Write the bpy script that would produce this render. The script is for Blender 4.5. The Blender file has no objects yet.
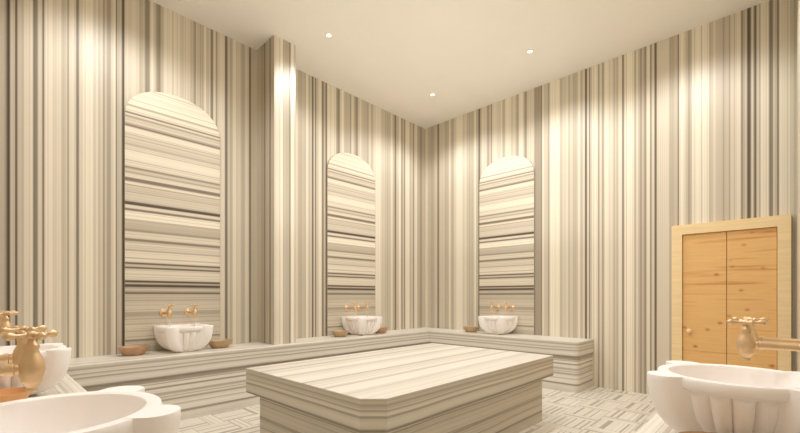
import bpy, bmesh, math, random
from mathutils import Vector, Matrix
random.seed(7)
C = bpy.context.scene.collection
PI = math.pi

# ------------------------------------------------------------------ room numbers (metres)
# far corner of the room = origin, left wall runs along -Y (plane x=0), right wall along +X (plane y=0)
W, D, H = 5.04, 5.97, 4.433
CAM = (4.935, -5.871, 1.25)
F, CX, HY = 401.6, 400.0, 296.0
TH = math.atan(382.6 / F); SN, CS = math.sin(TH), math.cos(TH)
BZ = 0.655            # bench top
BD = 0.57             # bench depth

def wx(px):           # where the sight line of a photo column meets the right wall (x)
    r = (px - CX) / F; dx = -SN + CS * r; dy = CS + SN * r
    return CAM[0] + (-CAM[1]) / dy * dx
def wy(px, plane=0.0):  # ... and the left wall (y)
    r = (px - CX) / F; dx = -SN + CS * r; dy = CS + SN * r
    return CAM[1] + (plane - CAM[0]) / dx * dy
def wz(px, py, plane=0.0):
    r = (px - CX) / F; dx = -SN + CS * r
    return CAM[2] - (plane - CAM[0]) / dx * (py - HY) / F

# ------------------------------------------------------------------ node helpers
def lin(c): return tuple((v / 12.92 if v <= 0.04045 else ((v + 0.055) / 1.055) ** 2.4) for v in c)
LIGHT = (0.965, 0.95, 0.915); MID = (0.87, 0.85, 0.81); DARK = (0.57, 0.525, 0.485)
def tone(t):
    t = max(0.0, min(9.5, t)) / 9.0
    if t < 0.5: a, b, k = DARK, MID, t / 0.5
    else: a, b, k = MID, LIGHT, (t - 0.5) / 0.5
    return lin(tuple(min(1, a[i] + (b[i] - a[i]) * k) for i in range(3))) + (1.0,)

def new_mat(name):
    m = bpy.data.materials.new(name); m.use_nodes = True
    nt = m.node_tree; b = nt.nodes['Principled BSDF']
    return m, nt, b
def nd(nt, kind, **kw):
    n = nt.nodes.new(kind)
    for k, v in kw.items(): setattr(n, k, v)
    return n
def math_n(nt, op, a, b=None, c=None):
    n = nd(nt, 'ShaderNodeMath', operation=op)
    for i, v in enumerate((a, b, c)):
        if v is None: continue
        if isinstance(v, (int, float)): n.inputs[i].default_value = v
        else: nt.links.new(v, n.inputs[i])
    return n.outputs[0]
def noise1(nt, w, scale, detail=2.0, rough=0.6):
    n = nd(nt, 'ShaderNodeTexNoise', noise_dimensions='1D')
    n.inputs['Scale'].default_value = scale; n.inputs['Detail'].default_value = detail
    n.inputs['Roughness'].default_value = rough
    nt.links.new(w, n.inputs['W']); return n.outputs['Fac']
def noise3(nt, vec, scale, detail=2.0):
    n = nd(nt, 'ShaderNodeTexNoise'); n.inputs['Scale'].default_value = scale
    n.inputs['Detail'].default_value = detail; nt.links.new(vec, n.inputs['Vector']); return n.outputs['Fac']
def ramp(nt, fac, stops, interp='LINEAR'):
    n = nd(nt, 'ShaderNodeValToRGB'); cr = n.color_ramp; cr.interpolation = interp
    cr.elements[0].position = stops[0][0]; cr.elements[0].color = stops[0][1]
    cr.elements[1].position = stops[-1][0]; cr.elements[1].color = stops[-1][1]
    for p, c in stops[1:-1]:
        e = cr.elements.new(p); e.color = c
    nt.links.new(fac, n.inputs['Fac']); return n.outputs['Color']
def mix(nt, fac, a, b, mode='MIX'):
    n = nd(nt, 'ShaderNodeMix', data_type='RGBA', blend_type=mode)
    for s, v in ((n.inputs[0], fac), (n.inputs[6], a), (n.inputs[7], b)):
        if isinstance(v, (int, float)): s.default_value = v
        elif isinstance(v, tuple): s.default_value = v
        else: nt.links.new(v, s)
    return n.outputs[2]
def sep(nt, v):
    n = nd(nt, 'ShaderNodeSeparateXYZ'); nt.links.new(v, n.inputs[0]); return n.outputs

STRIPES = [(0.0, tone(2)), (0.28, tone(2.5)), (0.34, tone(5)), (0.40, tone(6.2)), (0.43, tone(4.2)), (0.46, tone(7)),
           (0.52, tone(8.3)), (0.545, tone(5.5)), (0.58, tone(8.4)), (0.66, tone(9)), (0.70, tone(6)), (1.0, tone(8))]
def streaks(nt, w, seed, lo=6.0, hi=38.0, wob=None):
    """veined marble colour that changes along one coordinate only"""
    w2 = math_n(nt, 'ADD', w, seed)
    if wob is not None: w2 = math_n(nt, 'ADD', w2, wob)
    a = noise1(nt, w2, lo, 1.0); b = noise1(nt, w2, hi, 3.0, 0.7)
    v = math_n(nt, 'ADD', math_n(nt, 'MULTIPLY', a, 0.45), math_n(nt, 'MULTIPLY', b, 0.55))
    v = math_n(nt, 'ADD', math_n(nt, 'MULTIPLY', math_n(nt, 'SUBTRACT', v, 0.5), 1.9), 0.5)
    return ramp(nt, v, STRIPES)

# ---- wall marble: painted stripe tones (colour attribute on the strips) with fine procedural veins
def wall_mat(name, axis):
    m, nt, b = new_mat(name)
    at = nd(nt, 'ShaderNodeAttribute', attribute_name='stripe')
    tc = nd(nt, 'ShaderNodeTexCoord'); s = sep(nt, tc.outputs['Object'])
    fine = noise1(nt, s[axis], 55.0, 3.0, 0.75)
    k = ramp(nt, fine, [(0.34, (0.66, 0.64, 0.61, 1)), (0.43, (0.90, 0.89, 0.87, 1)), (0.5, (0.985, 0.985, 0.98, 1)), (0.66, (1, 1, 1, 1))])
    col = mix(nt, 1.0, at.outputs['Color'], k, 'MULTIPLY')
    nt.links.new(col, b.inputs['Base Color'])
    b.inputs['Roughness'].default_value = 0.42; b.inputs['Specular IOR Level'].default_value = 0.3
    return m
M_WALLX = wall_mat('striped marble along x', 0)
M_WALLY = wall_mat('striped marble along y', 1)
M_PANEL = wall_mat('striped marble along z', 2)

def layer_ramp(nt, zfac, bands, total):
    st = []; z = 0.0
    for i, (h, t) in enumerate(bands):
        e = min(h * 0.25, 0.006)
        st.append(((z + e) / total, tone(t))); z += h
        if i < len(bands) - 1: st.append(((z - e) / total, tone(t)))
    st.append((1.0, tone(bands[-1][1])))
    st = sorted(st, key=lambda q: q[0])[:31]
    return ramp(nt, zfac, st)
def bench_mat(name, bands, total, z0, mode):
    m, nt, b = new_mat(name)
    tc = nd(nt, 'ShaderNodeTexCoord'); ob = tc.outputs['Object']; s = sep(nt, ob)
    g = nd(nt, 'ShaderNodeNewGeometry'); n = sep(nt, g.outputs['True Normal'])
    if mode == 'bench':
        d = math_n(nt, 'MINIMUM', s[0], math_n(nt, 'MULTIPLY', s[1], -1.0))
        d = math_n(nt, 'MINIMUM', d, math_n(nt, 'SUBTRACT', W, s[0]))
        d = math_n(nt, 'MINIMUM', d, math_n(nt, 'ADD', s[1], D))
        top = mix(nt, 1.0, streaks(nt, d, 3.3, 7.0, 34.0), (0.90, 0.88, 0.85, 1), 'MULTIPLY')
        top = mix(nt, 0.3, top, tone(6.8))
    else:
        wob = math_n(nt, 'MULTIPLY', noise3(nt, ob, 0.5, 1.0), 0.08)
        fx = math_n(nt, 'DIVIDE', math_n(nt, 'ADD', math_n(nt, 'SUBTRACT', s[0], 1.725), wob), 1.62)
        top = layer_ramp(nt, fx, TOPB, 1.0)
        veins = ramp(nt, noise1(nt, math_n(nt, 'ADD', s[0], wob), 26.0, 3.0, 0.7), [(0.34, (0.80, 0.78, 0.75, 1)), (0.46, (0.93, 0.92, 0.90, 1)), (0.6, (0.97, 0.965, 0.95, 1))])
        top = mix(nt, 1.0, mix(nt, 1.0, top, veins, 'MULTIPLY'), (0.93, 0.92, 0.90, 1), 'MULTIPLY')
    zf = math_n(nt, 'DIVIDE', math_n(nt, 'SUBTRACT', s[2], z0), total)
    side = layer_ramp(nt, zf, bands, total)
    wav = math_n(nt, 'MULTIPLY', noise3(nt, ob, 1.2, 1.0), 0.03)
    fine = noise1(nt, math_n(nt, 'ADD', s[2], wav), 30.0, 3.0, 0.7)
    side = mix(nt, 1.0, side, ramp(nt, fine, [(0.36, (0.56, 0.54, 0.50, 1)), (0.43, (0.82, 0.80, 0.77, 1)), (0.5, (0.92, 0.91, 0.89, 1)), (0.7, (0.97, 0.97, 0.96, 1))]), 'MULTIPLY')
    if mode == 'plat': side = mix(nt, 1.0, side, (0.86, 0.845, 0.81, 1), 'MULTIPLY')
    up = math_n(nt, 'GREATER_THAN', math_n(nt, 'ABSOLUTE', n[2]), 0.6)
    nt.links.new(mix(nt, up, side, top), b.inputs['Base Color'])
    b.inputs['Roughness'].default_value = 0.35; b.inputs['Specular IOR Level'].default_value = 0.35
    return m
# bands are listed from the bottom up: (height, tone)
TOPB = [(.06, 7.5), (.045, 4.5), (.06, 7), (.03, 3.5), (.06, 6), (.09, 8.5), (.02, 3.5), (.06, 6.5), (.11, 9), (.02, 3), (.05, 5.5), (.08, 8), (.02, 3.5), (.10, 8.7), (.045, 5), (.15, 7.5)]
SLAB = [(0.012, 2.5), (0.03, 5), (0.06, 6.2), (0.025, 4.6), (0.03, 6.4), (0.018, 2.6), (0.025, 4.6)]
PLINTH = [(0.05, 5.5), (0.035, 7.4), (0.02, 1.6), (0.10, 7.8), (0.02, 5.0), (0.015, 2.2), (0.045, 6.2), (0.025, 2.8),
          (0.04, 8), (0.02, 2.4), (0.045, 8.2), (0.04, 2.0)]
M_BSLAB = bench_mat('bench slab marble', SLAB, 0.20, 0.455, 'bench')
M_BPLINTH = bench_mat('bench plinth marble', PLINTH, 0.455, 0.0, 'bench')
M_PSLAB = bench_mat('platform slab marble', [(0.012, 3), (0.04, 5.6), (0.045, 6.4), (0.03, 6.9), (0.025, 4.8), (0.012, 3), (0.036, 4.4)], 0.20, 0.455, 'plat')
M_PBASE = bench_mat('platform base marble', [(0.09, 5.2), (0.015, 2.0), (0.07, 6.6), (0.06, 5.0), (0.02, 2.2), (0.09, 5.8), (0.05, 4.6), (0.03, 6.6), (0.03, 4)],
                    0.455, 0.0, 'plat')

# ---- floor: woven parquet of marble strips
def floor_mat():
    m, nt, b = new_mat('woven marble floor')
    tc = nd(nt, 'ShaderNodeTexCoord'); s = sep(nt, tc.outputs['Object'])
    PX, PY, SH = 0.335, 0.46, 0.135
    u = math_n(nt, 'DIVIDE', math_n(nt, 'SUBTRACT', s[0], 3.25), PX)
    col = math_n(nt, 'FLOOR', u); fu = math_n(nt, 'FRACT', u)
    v = math_n(nt, 'DIVIDE', math_n(nt, 'ADD', math_n(nt, 'ADD', s[1], 0.735), math_n(nt, 'MULTIPLY', col, 0.30)), PY)
    row = math_n(nt, 'FLOOR', v); fv = math_n(nt, 'MULTIPLY', math_n(nt, 'FRACT', v), PY)
    islong = math_n(nt, 'LESS_THAN', fv, SH)
    seed = math_n(nt, 'ADD', math_n(nt, 'MULTIPLY', col, 7.31), math_n(nt, 'MULTIPLY', row, 3.77))
    wl = math_n(nt, 'ADD', s[1], seed); ws = math_n(nt, 'ADD', s[0], seed)
    def fl(w, sd):
        w2 = math_n(nt, 'ADD', w, sd)
        a = noise1(nt, w2, 19.0, 2.0, 0.65)
        a = math_n(nt, 'ADD', math_n(nt, 'MULTIPLY', math_n(nt, 'SUBTRACT', a, 0.5), 2.3), 0.49)
        return ramp(nt, a, STRIPES)
    c = mix(nt, islong, fl(ws, 1.3), fl(wl, 5.1))
    # joints between the strips
    e1 = math_n(nt, 'LESS_THAN', math_n(nt, 'ABSOLUTE', math_n(nt, 'SUBTRACT', fv, SH)), 0.004)
    e2 = math_n(nt, 'LESS_THAN', fv, 0.005)
    e3 = math_n(nt, 'LESS_THAN', fu, 0.02)
    pl = math_n(nt, 'FRACT', math_n(nt, 'MULTIPLY', fu, 3.0))
    e4 = math_n(nt, 'MULTIPLY', math_n(nt, 'LESS_THAN', pl, 0.05), math_n(nt, 'SUBTRACT', 1.0, islong))
    e = math_n(nt, 'MAXIMUM', math_n(nt, 'MAXIMUM', e1, e2), e3)
    c = mix(nt, math_n(nt, 'MULTIPLY', e, 0.6), c, tone(2.0))
    c = mix(nt, 1.0, c, (0.88, 0.865, 0.83, 1), 'MULTIPLY')
    nt.links.new(c, b.inputs['Base Color'])
    b.inputs['Roughness'].default_value = 0.35; b.inputs['Specular IOR Level'].default_value = 0.35
    return m
M_FLOOR = floor_mat()

def plain(name, rgb, rough=0.5, metal=0.0, var=0.04, scale=6.0, spec=0.4):
    m, nt, b = new_mat(name)
    tc = nd(nt, 'ShaderNodeTexCoord')
    f = noise3(nt, tc.outputs['Object'], scale, 3.0)
    c0 = lin(rgb); lo = tuple(v * (1 - var) for v in c0) + (1,); hi = tuple(min(1, v * (1 + var)) for v in c0) + (1,)
    nt.links.new(ramp(nt, f, [(0.3, lo), (0.7, hi)]), b.inputs['Base Color'])
    b.inputs['Roughness'].default_value = rough; b.inputs['Metallic'].default_value = metal
    b.inputs['Specular IOR Level'].default_value = spec
    return m
M_CEIL = plain('ceiling paint', (0.90, 0.88, 0.84), 0.9, 0, 0.01, 2.0, 0.1)
M_BASIN = plain('polished white marble', (0.98, 0.965, 0.955), 0.5, 0, 0.02, 4.0, 0.25)
M_BRASS = plain('satin brass', (0.87, 0.75, 0.59), 0.42, 0.65, 0.05, 20.0)
M_COPPER = plain('brown copper', (0.74, 0.60, 0.48), 0.5, 0.15, 0.12, 12.0)
M_TAN = plain('tan copper', (0.72, 0.62, 0.48), 0.5, 0.15, 0.12, 12.0)
M_ORANGE = plain('orange copper', (0.86, 0.65, 0.45), 0.45, 0.2, 0.08, 12.0)
M_RING = plain('white fitting', (0.95, 0.93, 0.88), 0.4)
def glow():
    m, nt, b = new_mat('lit lamp lens')
    b.inputs['Base Color'].default_value = (1, 1, 1, 1)
    b.inputs['Emission Color'].default_value = (1, 0.93, 0.8, 1); b.inputs['Emission Strength'].default_value = 6.0
    return m
M_GLOW = glow()
def water():
    m, nt, b = new_mat('running water')
    b.inputs['Base Color'].default_value = (0.93, 0.95, 0.93, 1); b.inputs['Roughness'].default_value = 0.1
    b.inputs['Transmission Weight'].default_value = 0.6; b.inputs['IOR'].default_value = 1.2
    return m
M_WATER = water()
def wood(name, light, dark, knots, grain_axis=0, scale=1.0):
    m, nt, b = new_mat(name)
    tc = nd(nt, 'ShaderNodeTexCoord'); mp = nd(nt, 'ShaderNodeMapping')
    nt.links.new(tc.outputs['Object'], mp.inputs['Vector'])
    sc = [1.2 * scale] * 3
    for a in range(3):
        if a != grain_axis: sc[a] = 22.0 * scale
    mp.inputs['Scale'].default_value = sc
    g = noise3(nt, mp.outputs['Vector'], 1.0, 4.0)
    c = ramp(nt, g, [(0.25, lin(dark) + (1,)), (0.45, lin(light) + (1,)), (0.55, tuple(v * 0.93 for v in lin(light)) + (1,)), (0.75, lin(light) + (1,))])
    if knots:
        vn = nd(nt, 'ShaderNodeTexVoronoi'); vn.inputs['Scale'].default_value = 5.2
        mp2 = nd(nt, 'ShaderNodeMapping'); mp2.inputs['Scale'].default_value = (1.1, 0.0, 1.5)
        nt.links.new(tc.outputs['Object'], mp2.inputs['Vector']); nt.links.new(mp2.outputs['Vector'], vn.inputs['Vector'])
        wn = math_n(nt, 'ADD', vn.outputs['Distance'], math_n(nt, 'MULTIPLY', math_n(nt, 'SUBTRACT', noise3(nt, tc.outputs['Object'], 30.0), 0.5), 0.06))
        k = ramp(nt, wn, [(0.05, (1, 1, 1, 1)), (0.12, (0.5, 0.5, 0.5, 1)), (0.20, (0, 0, 0, 1))])
        c = mix(nt, k, c, lin((0.68, 0.45, 0.25)) + (1,))
        big = noise3(nt, tc.outputs['Object'], 2.5)
        c = mix(nt, math_n(nt, 'MULTIPLY', big, 0.3), c, lin((0.86, 0.66, 0.42)) + (1,))
    nt.links.new(c, b.inputs['Base Color']); b.inputs['Roughness'].default_value = 0.5
    b.inputs['Specular IOR Level'].default_value = 0.3
    return m
M_PINE = wood('knotty pine', (0.91, 0.745, 0.50), (0.77, 0.55, 0.32), True, 0)
M_FRAME = wood('pale pine', (0.94, 0.845, 0.66), (0.91, 0.795, 0.59), False, 0, 0.8)

# ------------------------------------------------------------------ object helpers
def empty(name, loc, rz=0):
    o = bpy.data.objects.new(name, None); C.objects.link(o)
    o.location = loc; o.rotation_euler = (0, 0, rz); o.empty_display_size = 0.1
    return o
def tag(o, label=None, cat=None, group=None, kind=None):
    if label: o['label'] = label
    if cat: o['category'] = cat
    if group: o['group'] = group
    if kind: o['kind'] = kind
    return o
def obj(name, bm, mat, parent=None, smooth=False, angle=None):
    me = bpy.data.meshes.new(name)
    bm.normal_update(); bm.to_mesh(me); bm.free()
    me.materials.append(mat)
    if smooth:
        me.polygons.foreach_set('use_smooth', [True] * len(me.polygons))
        if angle:
            me.update()
            bm2 = bmesh.new(); bm2.from_mesh(me)
            for e in bm2.edges:
                if len(e.link_faces) == 2 and e.calc_face_angle(0) > angle: e.smooth = False
            bm2.to_mesh(me); bm2.free()
    o = bpy.data.objects.new(name, me); C.objects.link(o)
    if parent: o.parent = parent
    return o
def copy_tree(o, parent=None):
    c = o.copy(); C.objects.link(c)
    if parent: c.parent = parent
    for ch in list(o.children): copy_tree(ch, c)
    return c
def add_box(bm, x0, x1, y0, y1, z0, z1, bev=0.0):
    r = bmesh.ops.create_cube(bm, size=1.0)
    vs = r['verts']
    for v in vs:
        v.co = Vector(((x0 + x1) / 2 + v.co.x * (x1 - x0), (y0 + y1) / 2 + v.co.y * (y1 - y0), (z0 + z1) / 2 + v.co.z * (z1 - z0)))
    if bev:
        es = list({e for v in vs for e in v.link_edges})
        bmesh.ops.bevel(bm, geom=es, offset=bev, segments=2, profile=0.5, affect='EDGES')
def box(x0, x1, y0, y1, z0, z1, bev=0.0):
    bm = bmesh.new(); add_box(bm, x0, x1, y0, y1, z0, z1, bev); return bm
def lathe(bm, prof, seg=32, M=None, sx=1.0, sy=1.0, close=True):
    rings = []
    for (r, z) in prof:
        ring = []
        for i in range(seg):
            a = 2 * PI * i / seg
            p = Vector((r * math.cos(a) * sx, r * math.sin(a) * sy, z))
            ring.append(bm.verts.new(M @ p if M else p))
        rings.append(ring)
    for a, b in zip(rings, rings[1:]):
        for i in range(seg):
            j = (i + 1) % seg
            bm.faces.new((a[i], a[j], b[j], b[i]))
    if close:
        bm.faces.new(list(reversed(rings[0]))); bm.faces.new(rings[-1])
    bmesh.ops.recalc_face_normals(bm, faces=bm.faces[:])
def prism(pts, z0, z1, bev=0.0):
    bm = bmesh.new()
    a = [bm.verts.new((x, y, z0)) for x, y in pts]; b = [bm.verts.new((x, y, z1)) for x, y in pts]
    bm.faces.new(list(reversed(a))); top = bm.faces.new(b)
    n = len(pts)
    for i in range(n):
        j = (i + 1) % n; bm.faces.new((a[i], a[j], b[j], b[i]))
    bmesh.ops.recalc_face_normals(bm, faces=bm.faces[:])
    if bev:
        bmesh.ops.bevel(bm, geom=list(top.edges), offset=bev, segments=2, profile=0.5, affect='EDGES')
    return bm
def fillet(pts, idx, r, n=6):
    """round the corners whose indices are in idx"""
    out = []
    for i, p in enumerate(pts):
        if i not in idx: out.append(p); continue
        p = Vector(p); a = Vector(pts[i - 1]); b = Vector(pts[(i + 1) % len(pts)])
        u = (a - p).normalized(); v = (b - p).normalized()
        c = p + (u + v) * r; s = p + u * r; e = p + v * r
        a0 = math.atan2(s.y - c.y, s.x - c.x); a1 = math.atan2(e.y - c.y, e.x - c.x)
        d = (a1 - a0 + PI) % (2 * PI) - PI
        for k in range(n + 1):
            t = a0 + d * k / n; out.append((c.x + r * math.cos(t), c.y + r * math.sin(t)))
    return out

# ------------------------------------------------------------------ stripes
def knots_from(seq, start, conv):
    """seq: (end position, tone) -> list of (coordinate, tone) knots with short blends"""
    out = []; a = start
    for e, t in seq:
        w = e - a; s = min(w * 0.3, 0.7)
        out.append((conv(a + s), t)); out.append((conv(e - s), t)); a = e
    return out
def random_fill(c0, c1):
    out = []; c = min(c0, c1); m = max(c0, c1); prev = 9
    while c < m:
        w = random.choice((0.012, 0.02, 0.03, 0.05, 0.08))
        t = random.choice((2.5, 4, 5, 6, 7, 8, 8.5, 9, 9)); e = min(c + w, m)
        out += [(c + (e - c) * 0.2, t), (e - (e - c) * 0.2, t)]; c = e
    return out
def strip_face(bm, layer, pts_of, knots):
    """one ribbon of quads; pts_of(c) -> (p_low, p_high)"""
    knots = sorted(knots)
    for (a, ta), (b, tb) in zip(knots, knots[1:]):
        if b - a < 1e-5: continue
        p0, p1 = pts_of(a); q0, q1 = pts_of(b)
        vs = [bm.verts.new(p) for p in (p0, q0, q1, p1)]
        f = bm.faces.new(vs)
        for lp, t in zip(f.loops, (ta, tb, tb, ta)): lp[layer] = tone(t)
def plain_box(bm, layer, x0, x1, y0, y1, z0, z1, t=6):
    n = len(bm.faces); add_box(bm, x0, x1, y0, y1, z0, z1)
    bm.faces.ensure_lookup_table()
    for f in bm.faces[n:]:
        for lp in f.loops: lp[layer] = tone(t)

LEFT = [(5.5, 5), (7, 3), (10, .8), (15, 6), (17.5, 2), (22, 6), (24, 5), (33, 8), (37.5, 3), (42.5, 7), (44.3, 2.5), (54, 8.6), (56, 7),
        (61.5, 8), (66, 6), (67, 7), (69, 4), (76, 8), (79, 3), (83, 7), (93, 9), (96, 6.5), (99, 8), (101, 6), (103, 7), (105, 4),
        (107, 6), (111, 4), (114, 7), (115.5, 9), (117, 3.5), (122, 5.5), (124.5, 1), (139, 7.5), (142, 5), (145, 6), (150, 3.5),
        (155, 8.5), (157, 5), (160, 3.5), (163, 5), (180, 8.3), (184, 7), (190, 8), (194, 6), (196, 4), (197, 7), (202, 6), (204, 5),
        (206, 9), (208, 6), (210.5, 7.5), (213, 3), (216, 8), (217, 4), (219, 7), (225, 8), (227.5, 2.5), (230, 7), (232, 4.5),
        (237, 8.5), (241, 7.5), (245, 5.5), (249, 8), (251, 2.8), (258, 7), (274, 5), (296, 7), (298, 8), (301, 5), (303, 6), (306, 5.5), (308.5, 9),
        (310, 5), (312, 7), (313.5, 1.5), (315, 7.5), (316, 2.5), (319, 7), (322, 8.5), (323.5, 2.5), (325.5, 6), (327, 2.5), (336, 8.8),
        (337, 6), (340, 3.5), (344, 9), (350, 6), (351, 4), (354, 8), (355.5, 5), (358, 3.5), (362, 8), (367, 6), (369, 5), (371, 8),
        (373, 5), (376, 8), (381, 8.7), (386, 6.5), (391, 5.5), (392.5, 8), (395, 5), (396, 2.5), (399, 6.5), (401, 9), (403, 4),
        (404, 7), (405, 3.5), (409.5, 9), (411.5, 6), (413, 7.5), (414, 3.5), (417, 9), (420, 5.5), (422, 4), (424.6, 6)]
RIGHT = [(428, 8.5), (431, 6), (434, 4.5), (437.5, 7), (439, 2.8), (445, 6.5), (449, 5), (451, 8.5), (453.5, 5), (456, 7), (462, 9), (467, 7.5),
         (471, 5.5), (474, 5), (476, 8.5), (478.5, 5.5), (480, 2), (482, 6), (487, 8), (489, 4), (491, 6), (492, 4), (497, 8.5), (501, 7.5),
         (503, 8.5), (505, 5), (511, 9), (513, 7), (516, 7.5), (519, 4.5), (522, 9), (524, 8), (527, 4), (534, 7.5), (541, 4), (542, 3),
         (544, 8.5), (547, 6.5), (550, 5), (560, 9), (562, 5.5), (565, 7), (568, 8), (570, 5), (573, 7), (578, 5.5), (580.5, 8.5),
         (582, 4.5), (585, 7.5), (587, 1.8), (589, 8), (590, 3), (592.5, 7), (598, 9), (599.5, 4), (602, 8), (604, 4), (609, 9), (613, 8),
         (617, 6.5), (618, 5), (622, 9), (624, 3), (634, 9.3), (636, 5), (638, 8), (640, 5.5), (642, 4), (644, 6), (646.5, 3.5),
         (650, 9), (651.5, 3.5), (654.5, 7), (656.5, 1.8), (669, 7.5), (675, 5), (678, 6), (679, 3), (684, 9), (688, 7), (690, 4),
         (692, 5), (709, 9), (713, 6), (716, 7.5), (722, 6), (726, 5), (731, 6), (737, 7), (741, 8), (743, 3.2), (747, 6), (751, 1.8),
         (754, 7), (756.5, 2), (761, 7), (769, 8.5), (773, 3), (777, 7), (779, 2.8), (790, 8.5), (796, 7)]

def wall_bm():
    bm = bmesh.new(); return bm, bm.loops.layers.color.new('stripe')
# ---- left wall
bm, L = wall_bm()
kn = [(y, t) for y, t in knots_from(LEFT, 0, wy)]
kn = [(-D, 6)] + random_fill(-D, kn[0][0] - 0.001) + kn + [(0, 6)]
strip_face(bm, L, lambda c: ((0, c, 0), (0, c, H)), kn)
plain_box(bm, L, -0.12, -0.002, -D - 0.12, 0.12, 0, H)
tag(obj('wall_left', bm, M_WALLY), kind='structure')
# ---- right wall
bm, L = wall_bm()
kn = [(0, 6)] + knots_from(RIGHT, 425, wx) + [(W, 6)]
strip_face(bm, L, lambda c: ((c, 0, 0), (c, 0, H)), kn)
plain_box(bm, L, 0.0, W, 0.002, 0.12, 0, H)
tag(obj('wall_right', bm, M_WALLX), kind='structure')
# ---- the two walls around the camera
bm, L = wall_bm()
strip_face(bm, L, lambda c: ((W, c, 0), (W, c, H)), [(-D, 6)] + random_fill(-D, 0) + [(0, 7)])
plain_box(bm, L, W + 0.002, W + 0.12, -D - 0.12, 0.12, 0, H)
tag(obj('wall_side', bm, M_WALLY), kind='structure')
bm, L = wall_bm()
strip_face(bm, L, lambda c: ((c, -D, 0), (c, -D, H)), random_fill(0, W))
plain_box(bm, L, 0, W, -D - 0.12, -D - 0.002, 0, H)
tag(obj('wall_back', bm, M_WALLX), kind='structure')
# ---- floor and ceiling
tag(obj('floor', box(-0.12, W + 0.12, -D - 0.12, 0.12, -0.1, 0), M_FLOOR), kind='structure')
tag(obj('ceiling', box(-0.12, W + 0.12, -D - 0.12, 0.12, H, H + 0.1), M_CEIL), kind='structure')
# ---- square column standing on the bench against the left wall
CY0, CY1, CXF = -3.386, -3.09, 0.452
bm, L = wall_bm()
front = [(281, 8), (283, 9), (289, 5.5), (290.5, 3.5), (294, 9.2), (296, 6.5)]
k = knots_from(front, 273.7, lambda p: wy(p, CXF))
k = [(CY0, 7)] + [q for q in k if CY0 < q[0] < CY1] + [(CY1, 6)]
strip_face(bm, L, lambda c: ((CXF, c, BZ), (CXF, c, H)), k)
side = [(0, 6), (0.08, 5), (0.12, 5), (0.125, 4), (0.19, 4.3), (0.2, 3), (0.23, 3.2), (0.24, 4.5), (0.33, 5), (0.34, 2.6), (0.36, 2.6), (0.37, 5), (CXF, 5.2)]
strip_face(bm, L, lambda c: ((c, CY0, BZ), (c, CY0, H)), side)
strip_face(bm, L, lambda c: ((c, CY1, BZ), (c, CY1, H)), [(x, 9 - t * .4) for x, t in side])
col = obj('trim_1', bm, M_WALLY); tag(col, kind='structure')

# ------------------------------------------------------------------ double door in the right wall
dr = empty('door_1', (4.478, 0, 0)); tag(dr, kind='structure')
dx = lambda x: x - 4.478
bm = bmesh.new()
X0, X1, XI0, XI1, ZT, ZI = dx(3.957), dx(5.0), dx(4.062), dx(4.895), 2.10, 1.985
pts = [(X0, 0), (X0, ZT), (X1, ZT), (X1, 0), (XI1, 0), (XI1, ZI), (XI0, ZI), (XI0, 0)]
a = [bm.verts.new((x, -0.055, z)) for x, z in pts]; b = [bm.verts.new((x, 0.0, z)) for x, z in pts]
for i, j, k2, l in ((0, 1, 6, 7), (1, 2, 5, 6), (2, 3, 4, 5)):
    bm.faces.new([a[q] for q in (i, j, k2, l)])
for i in range(8):
    j = (i + 1) % 8; bm.faces.new((a[i], a[j], b[j], b[i]))
bmesh.ops.recalc_face_normals(bm, faces=bm.faces[:])
obj('door_frame', bm, M_FRAME, dr)
xs = dx(4.477)
lf1 = obj('door_leaf', box(XI0 + 0.004, xs - 0.003, -0.03, -0.001, 0.01, ZI - 0.004, 0.002), M_PINE, dr)
lf2 = obj('door_leaf', box(xs + 0.003, XI1 - 0.004, -0.03, -0.001, 0.01, ZI - 0.004, 0.002), M_PINE, dr)
bm = bmesh.new()
MK = Matrix.Translation((dx(4.133), -0.03, 0.835)) @ Matrix.Rotation(PI / 2, 4, 'X')
lathe(bm, [(0.012, 0), (0.011, 0.015), (0.024, 0.022), (0.028, 0.034), (0.022, 0.045), (0.008, 0.05)], 20, MK)
obj('door_knob', bm, M_FRAME, lf1, True)

# ------------------------------------------------------------------ bench round the walls
def bench_plan(o):
    e = 0.003   # small gap to walls
    p = [(3.04 - o, -e), (e, -e), (e, -D + e), (W - e, -D + e), (W - e, -3.38 - o), (W - BD + o, -3.38 - o),
         (W - BD + o, -D + BD - o), (BD - o, -D + BD - o), (BD - o, -BD + o), (3.04 - o, -BD + o)]
    return fillet(p, (5, 9), 0.07)
bn = empty('marble_bench', (BD / 2, -3.0, 0))
tag(bn, 'striped marble bench with rounded ends running around the walls', 'bench')
for nm, o, z0, z1, mt, bv in (('seat_slab', 0.0, 0.455, BZ, M_BSLAB, 0.006), ('plinth', 0.012, 0.0, 0.455, M_BPLINTH, 0)):
    q = obj(nm, prism(bench_plan(o), z0, z1, bv), mt, bn)
    q.matrix_parent_inverse = Matrix.Translation(-bn.location)

# ------------------------------------------------------------------ heated platform in the middle
PXa, PXb, PYa, PYb = 1.725, 3.272, -4.345, -1.90
def plat_plan(i, ch):
    x0, x1, y0, y1 = PXa + i, PXb - i, PYa + i, PYb - i
    return [(x0, y0), (x1 - ch, y0), (x1, y0 + ch), (x1, y1), (x0, y1)]
pf = empty('marble_platform', ((PXa + PXb) / 2, (PYa + PYb) / 2, 0))
tag(pf, 'large low striped marble platform in the middle of the floor', 'platform')
for nm, i, ch, z0, z1, mt, bv in (('top_slab', 0.0, 0.11, 0.455, BZ, M_PSLAB, 0.005), ('base', 0.08, 0.09, 0.0, 0.455, M_PBASE, 0)):
    q = obj(nm, prism(plat_plan(i, ch), z0, z1, bv), mt, pf)
    q.matrix_parent_inverse = Matrix.Translation(-pf.location)

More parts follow.
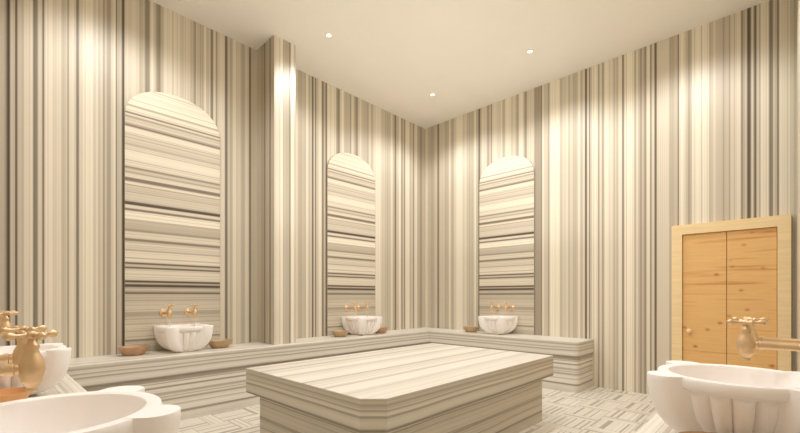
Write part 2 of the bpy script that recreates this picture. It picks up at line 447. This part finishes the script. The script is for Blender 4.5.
# ------------------------------------------------------------------ arched wall panels
PAN = [(104, 9.3), (105.5, 5), (109, 9), (111.5, 8), (113, 3), (115, 8.2), (117, 4), (122, 7), (124, 6), (126, 2.6), (133, 8.5), (143, 6.8),
       (145, 4.5), (150, 7.5), (158, 8.8), (166, 8), (168, 3.5), (171, 6.5), (173, 4.2), (177, 8.3), (181, 2.8), (184, 8), (192, 6.3), (201, 6.8),
       (204.5, 1.2), (208, 7.6), (210.5, 2.8), (219, 9.3), (221, 5), (224, 6), (229, 5), (231, 3.6), (238, 7.8), (241, 3), (249, 7.5), (250.5, 4.5),
       (262, 8.2), (264, 2), (266.5, 6.5), (268.5, 2.2), (280, 7.8), (282.5, 1.2), (284, 5), (287, .8), (292, 5.5), (294, 2.2), (303, 5.4), (312, 6.4),
       (317, 4.2), (325, 6), (340, 7), (342, 3.5), (347, 7), (356, 5)]
pk = knots_from(PAN, 84, lambda y: wz(126, y))
PW, PZT, PZS, PT = 0.484, 3.487, 3.12, 0.022
def half_w(z):
    if z <= PZS: return PW
    t = min(1, (z - PZS) / (PZT - PZS)); return max(0.002, PW * (1 - t ** 2.15) ** (1 / 2.15))
def panel():
    bm = bmesh.new(); L = bm.loops.layers.color.new('stripe')
    ks = sorted([(z, t) for z, t in pk if BZ + 0.01 < z < PZT - 0.003])
    def tz(z):
        if z <= ks[0][0]: return ks[0][1]
        for (a, ta), (b, tb) in zip(ks, ks[1:]):
            if a <= z <= b: return ta + (tb - ta) * (z - a) / max(1e-6, b - a)
        return ks[-1][1]
    zs = sorted(set([BZ + 0.001] + [k[0] for k in ks] + [PZS + (PZT - PZS) * math.sin(i / 28 * PI / 2) for i in range(29)]))
    kk = [(z, tz(z)) for z in zs]
    strip_face(bm, L, lambda z: ((-half_w(z), -PT, z), (half_w(z), -PT, z)), kk)
    for s in (-1, 1):   # edges of the slab
        strip_face(bm, L, lambda z: ((s * half_w(z), -PT, z), (s * half_w(z), -0.001, z)), [(z, 4.0) for z in zs])
    strip_face(bm, L, lambda z: ((-half_w(z), -0.001, z), (half_w(z), -0.001, z)), kk)
    bmesh.ops.remove_doubles(bm, verts=bm.verts[:], dist=1e-5)
    bmesh.ops.recalc_face_normals(bm, faces=bm.faces[:])
    return obj('arched_panel', bm, M_PANEL)
PANELS = [((0, -4.345, 0), PI / 2, 'arched striped marble panel on the left wall, nearest and largest, left of the column'),
          ((0, -1.797, 0), PI / 2, 'arched striped marble panel on the left wall between column and room corner'),
          ((1.702, 0, 0), 0, 'arched striped marble panel on the wall with the wooden door')]
p0 = panel()
for i, (loc, rz, lb) in enumerate(PANELS):
    o = p0 if i == 0 else copy_tree(p0)
    o.location = loc; o.rotation_euler = (0, 0, rz)
    tag(o, lb, 'wall panel', 'arched marble wall panels above the basins')

# ------------------------------------------------------------------ fluted basins
BH = 0.275
def bowl_r(z):       # plain outer profile of the bowl, z in 0..BH
    t = z / BH
    k = max(0.0, 1 - t / 0.80); return 0.085 + (0.232 - 0.085) * (0.75 * math.sqrt(1 - k * k) + 0.25 * (1 - k))
LA = math.radians(42); BACK = 0.224   # lug angle; distance from the centre to the wall behind
INNER = [(0.0, 0.0), (0.053, 0.03), (0.065, 0.09), (0.09, 0.135), (0.135, 0.172), (0.19, 0.198), (0.235, 0.212), (0.30, 0.224)]
def inner_r(z):
    for (a, ra), (b, rb) in zip(INNER, INNER[1:]):
        if a <= z <= b: return ra + (rb - ra) * (z - a) / (b - a)
    return 0.224
def cut_back(bm):
    g = bm.verts[:] + bm.edges[:] + bm.faces[:]
    bmesh.ops.bisect_plane(bm, geom=g, plane_co=(0, BACK, 0), plane_no=(0, 1, 0), clear_outer=True)
    es = [e for e in bm.edges if e.is_boundary]
    if es: bmesh.ops.holes_fill(bm, edges=es, sides=0)
    bmesh.ops.recalc_face_normals(bm, faces=bm.faces[:])
def make_basin():
    root = empty('fluted_basin', (0, 0, 0))
    # bowl: outside from the foot up, over the rim, down the inside
    bm = bmesh.new(); N = 240; rings = []
    def ring(rf, z): rings.append([bm.verts.new((rf(2 * PI * i / N) * math.cos(2 * PI * i / N), rf(2 * PI * i / N) * math.sin(2 * PI * i / N), z)) for i in range(N)])
    ring(lambda a: 0.095, 0.018)
    nz = 22; ztop = 0.222
    for k in range(nz + 1):
        z = 0.022 + (ztop - 0.022) * k / nz
        t = k / nz
        env = min(1, (1 - t) / 0.10) ** 0.5 * min(1, 0.35 + t * 1.6)
        amp = 0.034 * env
        ring(lambda a, z=z, amp=amp: bowl_r(z) - 0.006 + amp * (abs(math.sin(a * 10)) ** 0.6 - 0.55), z)
    for r, z in ((0.240, 0.224), (0.240, 0.229), (0.253, 0.232), (0.258, 0.238), (0.261, 0.262), (0.259, BH - 0.003), (0.257, BH),
                 (0.226, BH), (0.221, BH - 0.002), (0.218, BH - 0.008), (0.212, 0.235), (0.198, 0.19), (0.172, 0.135), (0.135, 0.09), (0.09, 0.065), (0.04, 0.055), (0.012, 0.053)):
        ring(lambda a, r=r: r, z)
    for a, b in zip(rings, rings[1:]):
        for i in range(N):
            j = (i + 1) % N; bm.faces.new((a[i], a[j], b[j], b[i]))
    bm.faces.new(list(reversed(rings[0]))); bm.faces.new(rings[-1])
    cut_back(bm)
    obj('bowl', bm, M_BASIN, root, True, math.radians(40))
    # four tongue shaped lugs at the diagonals
    for ang in (-PI / 2 - LA, -PI / 2 + LA, PI / 2 - LA, PI / 2 + LA):
        bm = bmesh.new(); rg = []
        prof = [(0.330, BH + 0.001), (0.332, BH - 0.002), (0.331, 0.255), (0.329, 0.225), (0.323, 0.185), (0.312, 0.145), (0.294, 0.105), (0.266, 0.07), (0.228, 0.04), (0.180, 0.017), (0.138, 0.004), (0.125, 0.001)]
        for ro, z in prof:
            ri = max(0.04, min(0.243, inner_r(z) + 0.008))
            w = 0.064 - max(0, 0.2 - z) * 0.09
            pts = [(ri, -w)]
            depth = min(0.058, ro - ri - 0.01)
            for k in range(13):
                a = -PI / 2 + PI * k / 12
                ca, sa = math.cos(a), math.sin(a)
                pts.append((ro - depth + depth * abs(ca) ** 0.95, w * math.copysign(abs(sa) ** 0.95, sa)))
            pts.append((ri, w))
            rg.append([bm.verts.new((x * math.cos(ang) - y * math.sin(ang), x * math.sin(ang) + y * math.cos(ang), z)) for x, y in pts])
        n = len(rg[0])
        for a, b in zip(rg, rg[1:]):
            for i in range(n):
                j = (i + 1) % n; bm.faces.new((a[i], a[j], b[j], b[i]))
        bm.faces.new(rg[0]); bm.faces.new(list(reversed(rg[-1])))
        bmesh.ops.recalc_face_normals(bm, faces=bm.faces[:]); cut_back(bm)
        obj('lug', bm, M_BASIN, root, True, math.radians(40))
    bm = bmesh.new()
    lathe(bm, [(0.10, 0.0), (0.112, 0.002), (0.112, 0.014), (0.10, 0.022), (0.09, 0.026)], 40)
    obj('foot', bm, M_BASIN, root, True, math.radians(40))
    return root
OFF = 0.225
BO = PT + 0.003
BAS = [((OFF * .96 + BO, -4.34), PI / 2, 0.96, 'white fluted marble basin on the bench under the nearest arched panel, between two brown bowls'),
       ((OFF * .96 + BO, -1.797), PI / 2, 0.96, 'white fluted marble basin on the left bench between column and room corner'),
       ((1.702, -OFF * .96 - BO), 0, 0.96, 'white fluted marble basin on the bench end beneath the panel on the door wall'),
       ((1.60, -D + OFF + 0.003), PI, 1.0, 'white marble basin at left picture edge behind the copper coloured taps'),
       ((3.492, -D + OFF + 0.005), PI, 1.02, 'very close white marble basin cut off by the bottom left of the picture'),
       ((W - OFF * 1.05 - 0.003, -3.74), -PI / 2, 1.05, 'large white fluted marble basin in front of the wooden door, at right')]
b0 = make_basin()
for i, ((x, y), rz, k, lb) in enumerate(BAS):
    o = b0 if i == 0 else copy_tree(b0)
    o.location = (x, y, BZ + 0.001); o.rotation_euler = (0, 0, rz); o.scale = (k, k, 1)
    tag(o, lb, 'basin', 'fluted marble basins on the bench')

# ------------------------------------------------------------------ taps (built pointing along -Y out of a wall at y=0)
TZ = 1.066
def make_tap():
    root = empty('brass_tap', (0, 0, 0))
    R = Matrix.Rotation(PI / 2, 4, 'X')          # local +Z -> -Y
    bm = bmesh.new(); lathe(bm, [(0.010, -0.004), (0.041, -0.004), (0.042, 0.006), (0.036, 0.010), (0.030, 0.008), (0.020, 0.016), (0.014, 0.024)], 28, R)
    obj('wall_flange', bm, M_BRASS, root, True, 0.7)
    bm = bmesh.new(); lathe(bm, [(0.0125, 0.012), (0.0125, 0.155), (0.016, 0.160), (0.016, 0.168), (0.013, 0.171), (0.013, 0.19)], 20, R)
    obj('pipe', bm, M_BRASS, root, True, 0.7)
    T = Matrix.Translation((0, -0.205, 0))
    bm = bmesh.new()
    lathe(bm, [(0.010, -0.040), (0.022, -0.038), (0.026, -0.033), (0.027, -0.026), (0.030, -0.018), (0.0335, -0.004), (0.0325, 0.008), (0.027, 0.024), (0.020, 0.037),
               (0.0165, 0.047), (0.0195, 0.052), (0.0195, 0.058), (0.015, 0.063), (0.011, 0.068), (0.008, 0.078)], 28, T, 0.88, 0.88)
    obj('body', bm, M_BRASS, root, True, 0.9)
    bm = bmesh.new()
    lathe(bm, [(0.006, -0.058), (0.012, -0.058), (0.013, -0.054), (0.011, -0.049), (0.016, -0.042), (0.018, -0.038)], 20, T)
    obj('spout', bm, M_BRASS, root, True, 0.9)
    bm = bmesh.new()
    for k in range(4):
        A = Matrix.Translation((0, -0.205, 0.084)) @ Matrix.Rotation(k * PI / 2 + 0.35, 4, 'Z') @ Matrix.Rotation(PI / 2, 4, 'Y')
        lathe(bm, [(0.008, 0.0), (0.0085, 0.010), (0.005, 0.020), (0.0045, 0.030), (0.007, 0.037), (0.0105, 0.046), (0.0095, 0.054), (0.004, 0.060)], 14, A)
    lathe(bm, [(0.006, 0.073), (0.015, 0.077), (0.017, 0.084), (0.013, 0.091), (0.004, 0.095)], 20, T)
    obj('cross_handle', bm, M_BRASS, root, True, 0.9)
    return root
t0 = make_tap(); first = True
HS = 0.127
TAPS = [((PT, -4.345 - HS), PI / 2, 'left brass cross handle tap over the basin below the nearest arched panel'),
        ((PT, -4.345 + HS), PI / 2, 'right brass cross handle tap over the basin below the nearest arched panel'),
        ((PT, -1.797 - HS), PI / 2, 'left brass tap over the basin between column and room corner'),
        ((PT, -1.797 + HS), PI / 2, 'right brass tap over the basin between column and room corner'),
        ((1.702 - HS, -PT), 0, 'left brass tap over the basin on the door wall bench'),
        ((1.702 + HS, -PT), 0, 'right brass tap over the basin on the door wall bench'),
        ((1.60 - HS, -D), PI, 'brass tap at left picture edge, farther one over the basin behind the nearest basin'),
        ((1.60 + HS, -D), PI, 'brass tap at left picture edge, nearer one over the basin behind the nearest basin'),
        ((3.42 - HS, -D + 0.002), PI, 'satin brass tap over the nearest left basin, partly hidden behind its twin'),
        ((3.42 + HS, -D + 0.002), PI, 'big satin brass tap closest to the viewer at left with cross handle'),
        ((W, -3.74 + HS), -PI / 2, 'brass tap before the wooden door, farther of the overlapping pair'),
        ((W, -3.74 - HS), -PI / 2, 'brass tap before the wooden door, nearer of the overlapping pair')]
for i, ((x, y), rz, lb) in enumerate(TAPS):
    o = t0 if i == 0 else copy_tree(t0)
    o.location = (x, y, TZ); o.rotation_euler = (0, 0, rz)
    if abs(y + D - 0.002) < 1e-4: o.scale = (1, 0.93, 1)
    tag(o, lb, 'tap', 'brass taps above the basins')
# thin streams of water from the taps of the two basins on the left wall
for (y, lb) in ((-4.345 - HS, 'thin water stream falling from the left tap under the nearest arched panel'),
                (-4.345 + HS, 'thin water stream falling from the right tap under the nearest arched panel'),
                (-1.797 - HS, 'thin water stream from the left tap between column and corner'),
                (-1.797 + HS, 'thin water stream from the right tap between column and corner')):
    bm = bmesh.new()
    lathe(bm, [(0.0065, -0.058), (0.005, -0.09), (0.004, -0.2), (0.005, -0.30), (0.006, -0.318)], 12)
    o = obj('water_stream', bm, M_WATER, None, True); o.location = (0.205 + PT, y, TZ)
    tag(o, lb, 'water', 'thin water streams below the taps')

# ------------------------------------------------------------------ bathing bowls
def make_bowl(mat):
    bm = bmesh.new()
    lathe(bm, [(0.078, 0.0), (0.088, 0.006), (0.108, 0.030), (0.126, 0.062), (0.137, 0.080), (0.139, 0.086), (0.135, 0.087), (0.130, 0.080),
               (0.118, 0.060), (0.100, 0.030), (0.08, 0.014), (0.02, 0.010)], 48, None, 1.0, 0.86)
    return obj('bathing_bowl', bm, mat, None, True, 0.9)
BOWLS = [((0.20, -4.79), PI / 2, M_COPPER, 'reddish brown bowl left of the basin under the nearest arched panel'),
         ((0.24, -3.95), PI / 2, M_TAN, 'tan bowl right of the basin under the nearest arched panel'),
         ((0.25, -2.22), PI / 2, M_TAN, 'small looking tan bowl left of the basin between column and corner'),
         ((0.25, -1.41), PI / 2, M_COPPER, 'brown bowl mostly hidden right of the basin between column and corner'),
         ((1.20, -0.25), 0, M_TAN, 'tan bowl left of the basin on the door wall bench'),
         ((1.95, -D + 0.17), PI / 2, M_ORANGE, 'orange brown bowl at left picture edge behind the nearest basin'),
         ((4.79, -4.10), 0, M_COPPER, 'reddish bowl at bottom edge in front of the large right basin')]
for (x, y), rz, mt, lb in BOWLS:
    o = make_bowl(mt); o.location = (x, y, BZ + 0.001); o.rotation_euler = (0, 0, rz)
    tag(o, lb, 'bowl', 'bathing bowls beside the basins')

# ------------------------------------------------------------------ ceiling downlights (grid of three by three, three of them in view)
def make_down():
    root = empty('ceiling_downlight', (0, 0, H))
    bm = bmesh.new()
    lathe(bm, [(0.026, -0.001), (0.040, -0.001), (0.040, -0.006), (0.036, -0.009), (0.027, -0.007), (0.026, -0.001)], 28, None, 1, 1, False)
    obj('ring', bm, M_RING, root, True, 0.7)
    bm = bmesh.new(); lathe(bm, [(0.004, -0.003), (0.026, -0.003), (0.026, -0.001), (0.004, -0.001)], 28)
    obj('lens', bm, M_GLOW, root)
    return root
d0 = make_down(); n = 0
DL = [(0.93, -0.925, 'ceiling downlight closest to the far room corner'),
      (2.56, -0.925, 'ceiling downlight near the wall with the door, rightmost in the picture'),
      (0.93, -2.925, 'ceiling downlight near the column, leftmost in the picture')]
EXTRA = [(4.15, -0.925), (4.15, -2.925), (0.93, -4.925), (2.56, -4.925), (4.15, -4.925), (2.56, -2.925)]
for i, (x, y, lb) in enumerate(DL):
    o = d0 if i == 0 else copy_tree(d0)
    o.location = (x, y, H); tag(o, lb, 'ceiling light', 'small round downlights in the ceiling')
def spot(x, y, e, size=150, blend=0.6):
    ld = bpy.data.lights.new('downlight_lamp', 'SPOT'); ld.energy = e; ld.spot_size = math.radians(size); ld.spot_blend = blend
    ld.color = (1.0, 0.985, 0.995); ld.shadow_soft_size = 0.12
    lo = bpy.data.objects.new('downlight_lamp', ld); C.objects.link(lo); lo.location = (x, y, H - 0.13)
for x, y in [(a, b) for a, b, _ in DL] + EXTRA: spot(x, y, 52 if (x < 1 and -4 < y < -2) else 73)
# added fill lamp with no fixture, thrown at the ceiling for soft bounce
ad = bpy.data.lights.new('ceiling_fill', 'AREA'); ad.shape = 'RECTANGLE'; ad.size = 1.8; ad.size_y = 3.2; ad.energy = 28; ad.color = (1.0, 0.985, 0.95)
ao = bpy.data.objects.new('ceiling_fill', ad); C.objects.link(ao); ao.location = (2.1, -2.3, 1.9); ao.rotation_euler = (PI, 0, 0)

# ------------------------------------------------------------------ world, camera
w = bpy.data.worlds.new('World'); bpy.context.scene.world = w; w.use_nodes = True
w.node_tree.nodes['Background'].inputs[0].default_value = (1.0, 0.9, 0.75, 1); w.node_tree.nodes['Background'].inputs[1].default_value = 0.3
cd = bpy.data.cameras.new('camera'); co = bpy.data.objects.new('camera', cd); C.objects.link(co)
co.location = CAM; co.rotation_euler = (PI / 2, 0, TH)
cd.sensor_width = 36; cd.lens = 36 * F / 800; cd.shift_y = (HY - 216.5) / 800; cd.clip_start = 0.01
sc = bpy.context.scene; sc.camera = co
sc.view_settings.view_transform = 'Standard'; sc.view_settings.look = 'None'; sc.view_settings.exposure = 0.0
sc.cycles.max_bounces = 10; sc.cycles.diffuse_bounces = 8
